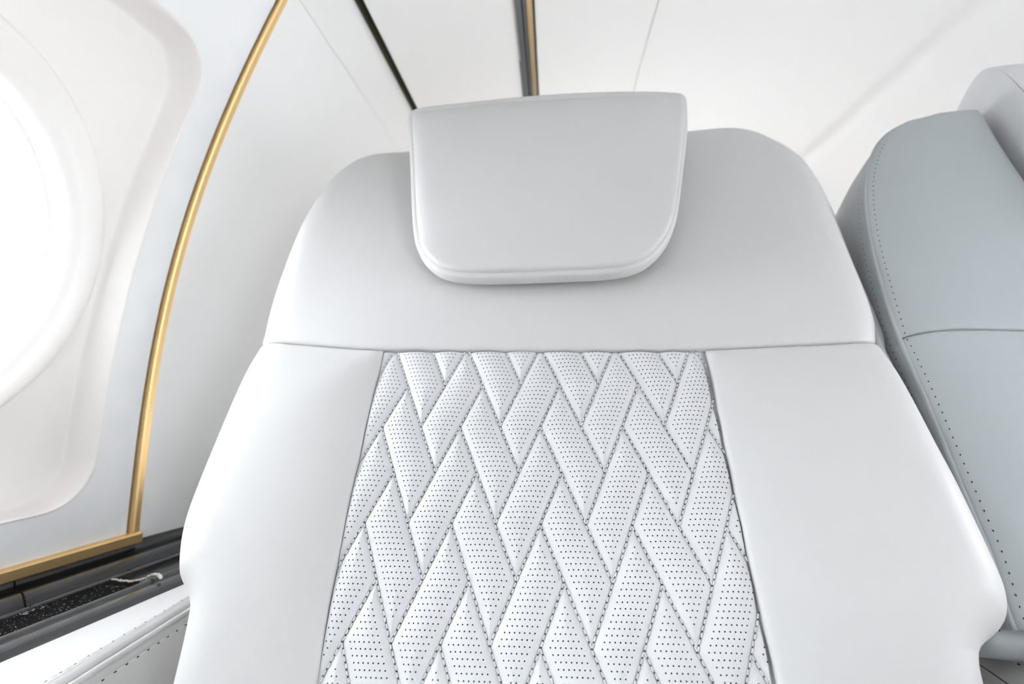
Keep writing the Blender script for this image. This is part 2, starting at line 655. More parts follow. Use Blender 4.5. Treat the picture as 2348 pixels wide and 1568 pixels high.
# ---- right wall, back wall, floor
RPROF = np.array(curve_pts([(1.05, 0.40), (1.12, 0.27), (1.16, 0.10), (1.17, -0.2), (1.17, -0.95)]))[::-1]
RWIN_Y = [0.36, -0.10]


def rwall_x(z):
    return float(np.interp(z, RPROF[:, 1], RPROF[:, 0]))


rect = [(y, -0.95) for y in np.linspace(Y_FRONT, Y_BACK, 50)] + [(Y_BACK, z) for z in np.linspace(-0.95, 0.40, 26)[1:]]
rect += [(y, 0.40) for y in np.linspace(Y_BACK, Y_FRONT, 50)[1:]] + [(Y_FRONT, z) for z in np.linspace(0.40, -0.95, 26)[1:-1]]
rov = [[(y + 0.17 * math.cos(2 * math.pi * k / 72), 0.09 + 0.18 * math.sin(2 * math.pi * k / 72)) for k in range(72)] for y in RWIN_Y]
v, f, border = tri_mesh(rect, 0.05, (), holes=rov)
wr = mesh('wall_right', [(rwall_x(z), y, z) for y, z in v], f, WALLF)
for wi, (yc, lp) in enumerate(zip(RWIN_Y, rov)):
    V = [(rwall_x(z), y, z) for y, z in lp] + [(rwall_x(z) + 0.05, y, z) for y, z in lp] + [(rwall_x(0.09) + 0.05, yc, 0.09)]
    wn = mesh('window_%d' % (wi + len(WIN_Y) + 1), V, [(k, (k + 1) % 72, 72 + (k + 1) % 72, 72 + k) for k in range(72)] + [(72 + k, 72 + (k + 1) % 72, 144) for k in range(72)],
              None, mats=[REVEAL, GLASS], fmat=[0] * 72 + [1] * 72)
    tag(wn, 'oval cabin window in the right wall, beyond the photo, number %s from the rear' % ('one', 'two', 'three')[wi], kind='structure')
tag(wr, 'white curved cabin wall on the far right', kind='structure')
wb = mesh('wall_back', [(-0.75, Y_BACK, -0.95), (1.2, Y_BACK, -0.95), (1.2, Y_BACK, 0.70), (-0.75, Y_BACK, 0.70)], [(0, 1, 2, 3)], WALLF)
tag(wb, 'white bulkhead closing the cabin behind the seats', kind='structure')
wf = mesh('wall_front', [(-0.75, Y_FRONT, -0.95), (1.2, Y_FRONT, -0.95), (1.2, Y_FRONT, 0.70), (-0.75, Y_FRONT, 0.70)], [(3, 2, 1, 0)], BULK)
tag(wf, 'greige bulkhead at the forward end of the cabin', kind='structure')
fl = mesh('floor', [(-0.78, Y_FRONT, -0.95), (1.2, Y_FRONT, -0.95), (1.2, Y_BACK, -0.95), (-0.78, Y_BACK, -0.95)], [(0, 1, 2, 3)], CARPET)
tag(fl, 'cream carpeted cabin floor', kind='structure')

# housings made up for the two added fill lights, both out of view
aft_housing = empty('aft_fill_housing', (0.30, 1.62, 0.0))
tag(aft_housing, 'added white box behind the seats around the aft fill light', 'cabinet')
V, F = box(-0.28, 0.78, 1.26, 1.74, -0.95, -0.42, 0.01)
mesh('aft_housing_body', V, F, PLINTH, aft_housing, smooth=False)
for bx0, bx1, by0, by1 in ((-0.28, 0.78, 1.26, 1.28), (-0.28, 0.78, 1.72, 1.74), (-0.28, -0.26, 1.28, 1.72), (0.76, 0.78, 1.28, 1.72)):
    V, F = box(bx0, bx1, by0, by1, -0.425, -0.385)
    mesh('aft_housing_rim', V, F, PLINTH, aft_housing, smooth=False)
right_housing = empty('right_fill_housing', (1.14, -1.15, 0.75))
tag(right_housing, 'added box on the right wall behind the right fill light', 'lamp')
V, F = box(1.125, 1.175, -1.42, -0.88, -0.38, -0.02, 0.004)
mesh('right_housing_body', V, F, PLINTH, right_housing, smooth=False)

# ================================================================== SIDE LEDGE AND ARMREST
SL = 0.225


def shx(x, Y):
    """ledge lines drift inwards towards the rear with the fuselage"""
    return x + SL * (min(max(Y, -0.3), 0.85) - 0.5)


led = empty('side_ledge', (-0.47, 0.3, 0.0))
tag(led, 'black gloss side ledge with a dusty slot below the gold trim', 'ledge')
cove = [(-0.575, -0.1930), (-0.5625, -0.1935), (-0.5585, -0.1960), (-0.5570, -0.2010), (-0.5545, -0.2065), (-0.5480, -0.2085), (-0.540, -0.2080), (-0.531, -0.2060), (-0.522, -0.2035), (-0.514, -0.2022), (-0.506, -0.2030), (-0.498, -0.2055), (-0.491, -0.2105), (-0.4865, -0.217), (-0.4855, -0.228)]
cv = np.array(curve_pts(cove))


def joint_y(x):
    """the two trim lengths meet on a slant"""
    return 0.4923 - (x + 0.541) * 0.60


for part in (0, 1):
    V, F = [], []
    ks = np.linspace(0, 1, 44)
    for k in ks:
        for x, z in cv:
            ye = joint_y(x)
            Y = -1.9 + (ye - 0.0005 + 1.9) * k if part == 0 else ye + 0.0005 + (2.29 - ye) * k ** 1.6
            V.append((shx(x, Y), Y, z))
    m = len(cv)
    for i in range(len(ks) - 1):
        for j in range(m - 1):
            F.append((i * m + j, i * m + j + 1, (i + 1) * m + j + 1, (i + 1) * m + j))
    mesh('upper_trim', V, F, BLACK, led)
sweep('slot_floor', lambda Y: [(shx(x, Y), z) for x, z in [(-0.490, -0.2245), (-0.465, -0.2245)]], np.linspace(-1.9, 2.29, 40), FELT, led)
sweep('slot_plug', lambda Y: [(shx(x, Y), z) for x, z in [(-0.494, -0.2085), (-0.484, -0.2075), (-0.4735, -0.2060)]], np.linspace(0.557, 2.29, 30), BLACK, led)
lip = [(-0.4742, -0.228), (-0.4742, -0.2045), (-0.4732, -0.2030), (-0.4706, -0.2027), (-0.4692, -0.2038), (-0.4690, -0.2085)]
sweep('slot_lip', lambda Y: [(shx(x, Y), z) for x, z in curve_pts(lip)], np.linspace(-1.9, 2.29, 50), RAILM, led)
sweep('trough', lambda Y: [(shx(x, Y), z) for x, z in [(-0.4695, -0.2082), (-0.414, -0.2078)]], np.linspace(-1.9, 2.29, 50), BLACK, led)
rail = [(-0.4190, -0.212), (-0.4185, -0.2030), (-0.4160, -0.1990), (-0.4115, -0.1975), (-0.4070, -0.1984), (-0.4038, -0.2008), (-0.4022, -0.2000), (-0.3970, -0.1980), (-0.3900, -0.1968), (-0.3800, -0.1980), (-0.370, -0.208)]
sweep('rail', lambda Y: [(shx(x, Y), z) for x, z in curve_pts(rail)], np.linspace(-1.9, 2.29, 50), RAILM, led)
# felt strip lying in the trough, ragged rear end
V, F = [], []
yy = np.linspace(-0.9, 0.512, 60)
nn = 10
for i, Y in enumerate(yy):
    for j in range(nn):
        x = -0.4683 + (0.4683 - 0.4195) * j / (nn - 1)
        e = 0.0 if i < len(yy) - 1 else 0.016 * (1 - j / (nn - 1)) + rng.uniform(-.006, .006)
        V.append((shx(x, Y + e), Y + e, -0.2066 + rng.uniform(-.0004, .0004)))
for i in range(len(yy) - 1):
    for j in range(nn - 1):
        F.append((i * nn + j, i * nn + j + 1, (i + 1) * nn + j + 1, (i + 1) * nn + j))
mesh('felt_strip', V, F, FELT, led)
# bright chipped edge of the joint between the two trim lengths
jp = [(shx(x, joint_y(x)), joint_y(x), z + 0.0004) for x, z in cv if z > -0.216] + [(shx(-0.480, 0.4557), 0.4557, -0.2090), (shx(-0.4715, 0.4505), 0.4505, -0.2026)]
V, F = tube(jp, 0.0008, 6)
mesh('joint_edge', V, F, FELT, led)
# wall below / under the ledge
V, F = box(-0.80, -0.41, -1.89, 2.29, -0.95, -0.245)
mesh('ledge_body', V, F, SEAL, led, smooth=False)

# dust specks
V, F = [], []


def speck(x, y, z, s):
    o = len(V)
    for k in range(4):
        V.append((x + rng.uniform(-s, s), y + rng.uniform(-s, s), z + rng.uniform(0, s)))
    F.extend([(o, o + 1, o + 2), (o, o + 2, o + 3), (o, o + 3, o + 1), (o + 1, o + 2, o + 3)])


for k in range(420):
    Y = float(np.clip(rng.normal(0.435, 0.055), 0.2, 0.505))
    x = float(np.clip(rng.normal(-0.446, 0.011), -0.4665, -0.4215))
    speck(shx(x, Y), Y, -0.2061, float(rng.choice([.0004, .0006, .0009], p=[.62, .3, .08])))
for k in range(45):
    Y = 0.448 + rng.normal(0, .006)
    speck(shx(-0.4655 + rng.normal(0, .003), Y), Y, -0.2058, .0009)
for k in range(30):
    Y = rng.uniform(0.33, 0.52)
    speck(shx(-0.480 + rng.normal(0, .003), Y), Y, -0.2240, .0008)
du = mesh('dust', V, F, DUSTM, None, smooth=False)
tag(du, 'pale dust and crumbs scattered in the black ledge slot', 'dust', kind='stuff')

# torn strip of film over the rail
fp = resample(smooth_poly([(-0.462, 0.516, -0.2035), (-0.450, 0.513, -0.2040), (-0.436, 0.511, -0.2040), (-0.422, 0.511, -0.2010),
                           (-0.410, 0.509, -0.1945), (-0.399, 0.502, -0.1940), (-0.391, 0.494, -0.1930)], 2), 0.0015)
fp = fp + np.stack([rng.normal(0, .0003, len(fp)), rng.normal(0, .0007, len(fp)), np.abs(rng.normal(0, .0005, len(fp))) + .0005], 1)
V, F = tube(fp, [0.0005 + 0.0007 * abs(math.sin(i * 1.15)) + 0.0006 * (i / len(fp)) ** 2 for i in range(len(fp))], 7)
fs = mesh('film_scrap', V, F, FILM, None, smooth=False)
tag(fs, 'crumpled scrap of clear film curling over the black ledge rail', 'film scrap')

# ---- leather armrest
arm = empty('armrest', (-0.36, 0.2, 0.0))
tag(arm, 'white leather armrest with a stitched welt beside the black ledge', 'armrest')


def arm_out(Y):
    return -0.3755 - 0.215 * (0.51 - Y)


def arm_top(Y):
    o = arm_out(Y)
    i = -0.3355
    p = [(o + 0.001, -0.235), (o, -0.212), (o + 0.0012, -0.2045), (o + 0.005, -0.2005), (o + 0.012, -0.1985)]
    p += [(o + (i - o) * k, -0.1975 - 0.001 * k) for k in (.35, .5, .65, .8)]
    p += [(i - 0.006, -0.1992), (i - 0.0025, -0.2005), (i - 0.0005, -0.2028), (i, -0.208)]
    return curve_pts(p)


YA = np.concatenate([np.linspace(-0.6, 0.49, 50), [0.500, 0.507, 0.512, 0.515]])


def arm_top_y(Y):
    p = arm_top(min(Y, 0.50))
    d = max(0, Y - 0.50) / 0.015
    drop = 0.012 * (1 - math.sqrt(max(0, 1 - d * d)))
    return [(x, max(z - drop, -0.235)) for x, z in p]


sweep('top_pad', arm_top_y, YA, LEATHER, arm)


def arm_side(Y):
    p = [(-0.3362, -0.207), (-0.3345, -0.2105), (-0.3325, -0.2145), (-0.3315, -0.220), (-0.331, -0.235), (-0.331, -0.30), (-0.333, -0.42), (-0.336, -0.62), (-0.336, -0.95)]
    return curve_pts(p)


sweep('side_panel', arm_side, np.linspace(-0.6, 0.515, 40), LEATHER, arm)
V, F = tube([(-0.3338, y, -0.2062) for y in np.linspace(-0.6, 0.514, 60)], 0.0022, 10)
mesh('welt', V, F, LEATHER, arm)
V, F = box(-0.372, -0.3385, -0.6, 0.512, -0.95, -0.23)
mesh('armrest_core', V, F, PLINTH, arm, smooth=False)
st = Stitches()
nt_, ns_ = np.array([0.12, 0, 0.99]), np.array([0.96, 0, 0.28])
st.run([(-0.3420, y, -0.1983) for y in np.linspace(-0.3, 0.512, 50)], nt_, 0.0105, 0.0005, 0.0005, 0.00045, 0.0, 2.6)
st.run([(-0.3312, y, -0.2150) for y in np.linspace(-0.3, 0.512, 50)], ns_, 0.0105, 0.0005, 0.0006, 0.0005, 0.0012, 3.0)
st.build('stitching', arm)

# ================================================================== MAIN SEAT
SF = Frame((0.0, 0.47, 0.02801), 29.677)
seat = empty('passenger_seat', (0.0, 0.55, 0.0))
tag(seat, 'white leather cabin seat with a quilted perforated back panel, centre', 'seat', 'white leather cabin seats')

seam = np.array([(-.297, .0215), (-.2845, .0160), (-.2645, .0128), (-.2374, .0097), (-.1931, .0049), (-.1587, .0023), (-.1251, .0017), (-.0673, .0001), (-.0067, -.0014),
                 (.0524, -.0020), (.1104, -.0026), (.1363, -.0026), (.1675, -.0013), (.2053, .0003), (.2426, .0014), (.2721, .0030), (.2880, .0072), (.2985, .0130)])
left_up = [(-.2965, .0300), (-.298, .070), (-.2985, .106), (-.2985, .139), (-.2972, .180), (-.2942, .204), (-.2890, .235), (-.2800, .262), (-.2665, .287), (-.2500, .304), (-.2310, .3130), (-.2110, .3160), (-.184, .3160)]
top_mid = [(-.10, .317), (0, .321), (.10, .326)]
right_up = [(.171, .331), (.198, .3340), (.219, .3345), (.235, .3325), (.250, .3265), (.263, .3180), (.2755, .3050), (.2870, .2920), (.2970, .2760), (.3030, .2600), (.3065, .2390), (.3085, .220), (.3090, .203), (.3075, .176), (.3055, .124), (.3045, .087), (.3045, .058), (.3030, .032)]
right_dn = [(.2990, .005), (.2992, -.020), (.3000, -.054), (.3015, -.093), (.3035, -.116), (.3040, -.141), (.3042, -.158), (.3042, -.174), (.3040, -.189), (.3020, -.200), (.2985, -.2085), (.2930, -.2160), (.2840, -.2225), (.2760, -.2268), (.2705, -.2315), (.2675, -.2385), (.2650, -.2500), (.2630, -.2700), (.2620, -.33)]
left_dn = [(-.2965, .005), (-.2970, -.032), (-.2985, -.077), (-.3000, -.115), (-.3005, -.140), (-.3000, -.154), (-.2980, -.168), (-.2945, -.181), (-.2900, -.1935), (-.2855, -.2000), (-.2785, -.2070), (-.2735, -.2120), (-.2705, -.2200), (-.2680, -.2350), (-.2655, -.2560), (-.2635, -.2750), (-.2630, -.33)]
BOT = -0.33
SEAM = smooth_poly(seam, 2)
OUT_UP = smooth_poly(left_up + top_mid + right_up, 2)
R_DN = smooth_poly(right_dn, 2)
L_DN = smooth_poly(left_dn, 2)
PL = smooth_poly([(-.1587, .0023), (-.1597, -.0257), (-.1608, -.0652), (-.1617, -.1086), (-.1619, -.1575), (-.1615, -.2034), (-.1601, -.2360), (-.1586, -.2603), (-.157, BOT)], 2)
PR = smooth_poly([(.1363, -.0026), (.1366, -.0252), (.1358, -.0708), (.1354, -.1149), (.1352, -.1542), (.1352, -.1949), (.1356, -.2235), (.1363, -.2514), (.138, BOT)], 2)
FULL = np.vstack([SEAM[:1], OUT_UP, SEAM[-1:], R_DN, L_DN[::-1]])
OUTER_OPEN = np.vstack([L_DN[::-1], SEAM[:1], OUT_UP, SEAM[-1:], R_DN])
iL = int(np.argmin(np.abs(SEAM[:, 0] + .1587)))
iR = int(np.argmin(np.abs(SEAM[:, 0] - .1363)))
SEAM[iL] = (-.1587, .0023)
SEAM[iR] = (.1363, -.0026)
ER = 0.034


def round_drop(d, R):
    q = np.clip(1 - d / R, 0, 1)
    return R * (1 - np.sqrt(np.clip(1 - q * q, 0, 1)))


def seat_h(puff, length):
    def f(v):
        do = dist_poly(v, OUTER_OPEN, False)
        ds = np.minimum(np.minimum(dist_poly(v, SEAM, False), dist_poly(v, PL, False)), dist_poly(v, PR, False))
        n = puff * (1 - np.exp(-(ds / length) ** 1.2))
        n = n - round_drop(ds, 0.0045) * .9 - round_drop(do, ER)
        return n
    return f


def gap(poly, g):
    """shrink an outline slightly so neighbouring cushions leave a real joint"""
    p = np.array(poly)
    if area2(p) < 0:
        p = p[::-1]
    t = np.roll(p, -1, 0) - np.roll(p, 1, 0)
    t /= np.linalg.norm(t, axis=1)[:, None] + 1e-12
    return p + np.stack([-t[:, 1], t[:, 0]], 1) * g


shoulder = resample(np.vstack([OUT_UP, SEAM[::-1]]), 0.005, True)
cushion('shoulder_panel', gap(shoulder, .0006), seat_h(0.007, 0.03), SF, LEATHER, seat, skirt=-0.085)
bolL = resample(np.vstack([SEAM[:iL + 1], PL[1:], L_DN[::-1]]), 0.005, True)
cushion('side_bolster', gap(bolL, .0006), seat_h(0.012, 0.028), SF, LEATHER, seat, skirt=-0.085)
bolR = resample(np.vstack([SEAM[iR:], R_DN, PR[::-1][:-1]]), 0.005, True)
cushion('side_bolster', gap(bolR, .0006), seat_h(0.012, 0.028), SF, LEATHER, seat, skirt=-0.085)

# back shell of the seat
shell = resample(FULL, 0.012, True)
shell_in = gap(shell, 0.004)
V = [SF.P(a, t, -0.030) for a, t in shell_in] + [SF.P(a * .97, t, -0.125) for a, t in shell_in]
m = len(shell_in)
F = [tuple(range(m)), tuple(range(m, 2 * m))[::-1]] + [(k, (k + 1) % m, m + (k + 1) % m, m + k) for k in range(m)]
mesh('back_shell', V, F, WELT, seat, smooth=False)
# welt along the right and left rim
rim = np.vstack([OUT_UP[len(OUT_UP) * 6 // 10:], SEAM[-1:], R_DN[:int(len(R_DN) * .38)]])
rim = resample(rim, 0.006)
V, F = tube([SF.P(a + .0072, t, -0.034) for a, t in rim], 0.0055, 8)
mesh('edge_welt', V, F, WELT, seat)

# ---- quilted centre panel
LH, LV = 0.01705, 0.04005
LO = np.array([0.0738, -0.0355])
e1, e2 = np.array([LH, -LV]), np.array([-LH, -LV])
panel = np.vstack([SEAM[iL:iR + 1], PR[1:], PL[::-1][:-1]])
panel_rs = resample(panel, 0.006, True)
qp = mesh('quilted_panel', [SF.P(a, t, -0.0062) for a, t in gap(panel_rs, -0.001)] + [SF.P(a, t, -0.02) for a, t in gap(panel_rs, -0.001)],
          [tuple(range(len(panel_rs))), tuple(range(len(panel_rs), 2 * len(panel_rs)))[::-1]], QUILT, seat, smooth=False)
tag(qp, 'white perforated leather panel quilted in a herringbone of lozenges')
CONV = np.array([SEAM[iL], SEAM[(iL + iR) // 2], SEAM[iR], (.1360, -.03), (.1356, -.08), (.1356, -.2), (.138, BOT), (-.157, BOT), (-.1601, -.236), (-.1619, -.18), (-.1619, -.12), (-.1608, -.0652), (-.1597, -.0257)])
CONV = CONV[::-1] if area2(CONV) < 0 else CONV


def clip_conv(poly, conv):
    out = [np.array(p) for p in poly]
    for a, b in zip(conv, np.roll(conv, -1, 0)):
        res = []
        for k in range(len(out)):
            p, q = out[k], out[(k + 1) % len(out)]
            sp = (b[0] - a[0]) * (p[1] - a[1]) - (b[1] - a[1]) * (p[0] - a[0])
            sq = (b[0] - a[0]) * (q[1] - a[1]) - (b[1] - a[1]) * (q[0] - a[0])
            if sp >= 0:
                res.append(p)
            if sp * sq < 0:
                res.append(p + (q - p) * sp / (sp - sq))
        out = res
        if not out:
            return []
    return out


QN, QH, QW = -0.0046, 0.0054, 0.0155


def pad_h(v, pad):
    d = dist_poly(v, pad)
    q = np.clip(1 - d / QW, 0, 1)
    db = dist_poly(v, CONV)
    return QN + QH * np.clip(1 - q ** 2.0, 0, 1) ** 0.72 * (1 - .55 * np.exp(-db / .004))


pads, segs = [], set()
perf = Stitches()
for i in range(-16, 17):
    for j in range(-16, 17):
        c = (i - j) % 4
        if c == 0:
            n1, n2 = 2, 1
        elif c == 3:
            n1, n2 = 1, 2
        else:
            continue
        T = LO + i * e1 + j * e2
        pad = np.array([T, T + n2 * e2, T + n2 * e2 + n1 * e1, T + n1 * e1])
        cp = clip_conv(pad, CONV)
        if len(cp) < 3 or abs(area2(cp)) < 2e-6:
            continue
        for k in range(n1):
            segs.add((i + k, j, 1))
            segs.add((i + k, j + n2, 1))
        for k in range(n2):
            segs.add((i, j + k, 2))
            segs.add((i + n1, j + k, 2))
        rs = resample(cp, 0.0032, True)
        if area2(rs) < 0:
            rs = rs[::-1]
        cen = rs.mean(0)
        if len(cp) == 4 and abs(area2(cp) - area2(pad)) < 1e-9:
            cen = pad.mean(0)
        facs = [1, .985, .95, .89, .80, .68, .52, .34, .16]
        pts = np.vstack([cen + (rs - cen) * (k * .985) for k in facs] + [cen[None]])
        h = pad_h(pts, pad)
        m = len(rs)
        V = [SF.P(a, t, n) for (a, t), n in zip(pts, h)]
        F = []
        for r in range(len(facs) - 1):
            for k in range(m):
                F.append((r * m + k, r * m + (k + 1) % m, (r + 1) * m + (k + 1) % m, (r + 1) * m + k))
        r = (len(facs) - 1) * m
        for k in range(m):
            F.append((r + k, r + (k + 1) % m, len(facs) * m))
        mesh('quilt_pad', V, F, QUILT, qp)
        # perforation: rows of small punched holes, clear of the seams
        H = np.array([T + a * e1 / 10 + b * e2 / 10 for a in range(2, 10 * n1 - 1) for b in range(2, 10 * n2 - 1)])
        ok = inside(H, CONV) & (dist_poly(H, CONV) > 0.0016)
        H = H[ok]
        if len(H):
            hh = pad_h(H, pad)
            eps = 0.0006
            ga = (pad_h(H + [eps, 0], pad) - pad_h(H - [eps, 0], pad)) / (2 * eps)
            gt_ = (pad_h(H + [0, eps], pad) - pad_h(H - [0, eps], pad)) / (2 * eps)
            for (a, t), n, u, w in zip(H, hh, ga, gt_):
                nr = SF.N - SF.X * u - SF.U * w
                perf.hole(SF.P(a, t, n) + nr * 0.00016, SF.X + SF.N * u, nr, 0.00056, 1.0, 7)
perf.build('perforations', qp)

st = Stitches()
for (i, j, k) in sorted(segs):
    p0 = LO + i * e1 + j * e2
    d = e1 if k == 1 else e2
    ns = 10
    for s in range(ns):
        a = p0 + d * (s / ns)
        b = p0 + d * ((s + 1) / ns)
        mid_ = (a + b) / 2
        if not inside(mid_[None], CONV)[0] or dist_poly(mid_[None], CONV)[0] < .001:
            continue
        A3, B3 = SF.P(a[0], a[1], QN + .0013), SF.P(b[0], b[1], QN + .0013)
        sd = SF.X * (0.00022 if s % 2 else -0.00022)
        st.thread((A3 + B3) / 2 + sd, B3 - A3, SF.N, np.linalg.norm(B3 - A3) * .84, .00062, .0007)
        st.hole(A3 + SF.N * .0004, B3 - A3, SF.N, .00042, 1.3, 6)
st.build('stitching', qp, 'pale thread in dashed lines along the quilt seams')

# ---- headrest
HF = Frame((0.0, 0.471, 0.0965), 19.677)
hd = [(-.1595, .212), (-.1600, .2215), (-.1555, .2280), (-.1470, .2315), (-.098, .2355), (-.027, .2405), (.044, .2415), (.105, .2385), (.142, .2335), (.1490, .2300), (.1515, .2230), (.1480, .185), (.1435, .162), (.1380, .134), (.1290, .090), (.1230, .064),
      (.1155, .045), (.1075, .0325), (.0970, .0205), (.0865, .0125), (.073, .0070), (.053, .0038), (.008, .0028), (-.045, .0022), (-.071, .0026), (-.092, .0050), (-.106, .0095), (-.116, .0165), (-.1255, .0265), (-.1325, .038), (-.1375, .055), (-.1425, .085), (-.1505, .15)]
HO = resample(smooth_poly(hd, 2, True), 0.004, True)
HB = gap(HO, 0.0)


def hb_h(v):
    d = dist_poly(v, HO)
    return -0.0040 - round_drop(d, 0.0050)


# rear border band (boxing) and front pad as two stitched pieces
hrest = cushion('headrest', HO, hb_h, HF, LEATHER, seat, spacing=0.02, rings=(0.0006, 0.0015, 0.003, 0.005), skirt=-0.0185)
tag(hrest, 'smooth white leather headrest pad with a welted lower edge')
HP = gap(HO, 0.0044)
HTOP = np.array([p for p in HO if p[1] > .19])


def hp_h(v):
    d = dist_poly(v, HP)
    top = np.clip((.238 - v[:, 1]) / .035, 0, 1)
    n = 0.0012 + 0.004 * (1 - np.exp(-(d / .03)))
    n = n - round_drop(d, 0.0040) - 0.010 * (1 - top) ** 2
    lft = np.clip((.016 - d) / .016, 0, 1) * np.clip((-.05 - v[:, 0]) / .05, 0, 1) * np.clip((v[:, 1] - .02) / .03, 0, 1)
    return n - 0.005 * lft ** 2


cushion('front_pad', HP, hp_h, HF, LEATHER, hrest, spacing=0.012, rings=(0.0006, 0.0016, 0.003, 0.0055, 0.009, 0.014, 0.02), skirt=-0.012)
V = [HF.P(a * .6, .03 + t * .75, -0.015) for a, t in HO] + [SF.P(a * .6, .09 + t * .85, -0.02) for a, t in HO]
m = len(HO)
mesh('headrest_mount', V, [(k, (k + 1) % m, m + (k + 1) % m, m + k) for k in range(m)], WELT, seat)

# ---- seat cushion and base below the frame
V, F = box(-0.258, 0.258, -0.22, 0.29, -0.46, -0.33, 0.03)
mesh('seat_cushion', V, F, LEATHER, seat)
V, F = box(-0.20, 0.20, -0.12, 0.42, -0.95, -0.455, 0.02)
mesh('seat_base', V, F, PLINTH, seat)

# ================================================================== RIGHT SEAT
RF = Frame((0.0, 0.49, 0.035), 26.0)
rseat = empty('passenger_seat', (0.62, 0.60, 0.0))
tag(rseat, 'white leather seat with stitched wing bolster, shade put into its colour, at the right edge', 'seat', 'white leather cabin seats')
wing_l = [(.3128, -.232), (.3130, -.224), (.314, -.212), (.316, -.198), (.3178, -.179), (.3172, -.160), (.317, -.138), (.317, -.111), (.317, -.084), (.317, -.053), (.316, -.025), (.3155, 0), (.317, .030), (.320, .062), (.324, .098), (.329, .129), (.336, .161), (.346, .196), (.359, .226), (.377, .258), (.402, .286), (.426, .303)]
wing_t = [(.462, .3155), (.487, .3185), (.503, .3190), (.511, .3165), (.5145, .3100), (.5150, .296), (.5135, .267), (.5125, .242), (.512, .209), (.512, -.232)]
WL, WT = smooth_poly(wing_l, 2), smooth_poly(wing_t, 2)
WSEAM = smooth_poly([(.3155, 0), (.3250, .0030), (.3420, .0048), (.37, .0040), (.42, .0010), (.47, -.0010), (.512, -.002)], 2)
WOUT = np.vstack([WL, WT])


def wing_h(v):
    do = dist_poly(v, WL, False)
    di = dist_poly(v, WT, False)
    ds = dist_poly(v, WSEAM, False)
    n = 0.010 * (1 - np.exp(-(dist_poly(v, WOUT, False) / .030) ** 1.5))
    R = np.interp(v[:, 0], [.36, .45], [0.0036, 0.016])
    dd = dist_poly(v, WOUT, False)
    q = np.clip(1 - dd / R, 0, 1)
    n = n - R * (1 - np.sqrt(np.clip(1 - q * q, 0, 1)))
    n = n - round_drop(ds, 0.004) * .7 - .003 * np.exp(-ds / .02)
    return n


def mirror(poly, c):
    q = np.array(poly).copy()
    q[:, 0] = 2 * c - q[:, 0]
    return q


k0 = int(np.argmin(np.abs(WL[:, 1])))
kb = int(np.argmin(np.abs(WT[:, 1] + .002) + 1e3 * (WT[:, 1] > .1)))
up = np.vstack([WL[k0:], WT[WT[:, 1] > .0], WSEAM[::-1][:-1]])
lo = np.vstack([WL[:k0], WSEAM, [(.512, -.06), (.512, -.12), (.512, -.19), (.512, -.232)]])
WC = 0.6145
for mir in (False, True):
    for nm, poly in (('wing_shoulder', up), ('wing_bolster', lo)):
        rs = resample(poly, 0.006, True)
        if not mir:
            cushion(nm, gap(rs, .0006), wing_h, RF, SHADED_LEATHER, rseat, skirt=-0.03)
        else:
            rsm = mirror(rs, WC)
            cushion(nm, gap(rsm, .0006), lambda v: wing_h(mirror(v, WC)), RF, SHADED_LEATHER, rseat, skirt=-0.03)
    # side gusset behind the welt, runs back along the cabin
    V, F = [], []
    path = resample(np.vstack([WL, smooth_poly([(.426, .303), (.462, .3155), (.487, .3185), (.505, .318)], 2)[1:]]), 0.008)
    depth = [(0.0, -0.0045, 0.0022), (0.0, -0.010, 0.0005), (0.0, -0.03, -0.001), (0.0, -0.06, -0.001), (0.0, -0.10, 0.002), (0.0, -0.14, 0.006)]
    tg = np.gradient(path, axis=0)
    tg /= np.linalg.norm(tg, axis=1)[:, None]
    nout = np.stack([-tg[:, 1], tg[:, 0]], 1)
    for (a, t), no in zip(path, nout):
        sink = float(np.interp(a, [.36, .45], [0.0, 0.013]))
        for _, n, g in depth:
            n = min(n, n * 0 - 0.0045 - sink) if n > -0.02 else n
            q = (a - no[0] * g, t - no[1] * g)
            x = q[0] if not mir else 2 * WC - q[0]
            V.append(RF.P(x, q[1], n))
    m = len(depth)
    for i in range(len(path) - 1):
        for j in range(m - 1):
            F.append((i * m + j, i * m + j + 1, (i + 1) * m + j + 1, (i + 1) * m + j))
    fix_normals(mesh('side_gusset', V, F, SHADED_LEATHER, rseat))
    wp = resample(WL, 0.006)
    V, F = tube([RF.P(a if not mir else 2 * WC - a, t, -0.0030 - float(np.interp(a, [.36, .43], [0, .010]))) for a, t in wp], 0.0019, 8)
    mesh('welt', V, F, SHADED_LEATHER, rseat)
st = Stitches()
wl2 = resample(WL, 0.006)
tg = np.gradient(wl2, axis=0)
tg /= np.linalg.norm(tg, axis=1)[:, None]
wl2, tg = wl2[wl2[:, 0] < .385], tg[wl2[:, 0] < .385]
inn = wl2 + np.stack([tg[:, 1], -tg[:, 0]], 1) * 0.0055
hn = wing_h(inn)
st.run([RF.P(a, t, n + .0004) for (a, t), n in zip(inn, hn)], RF.N, 0.0072, .0004, .0003, .00056, 0.0, 1.5, threads=False)
st.run([RF.P(a - .0002, t, -0.0145) for a, t in wl2], np.array([-1.0, 0, 0]), 0.0072, .0004, .0003, .0006, 0.0012, 1.5, threads=False)
st.build('stitching', rseat)
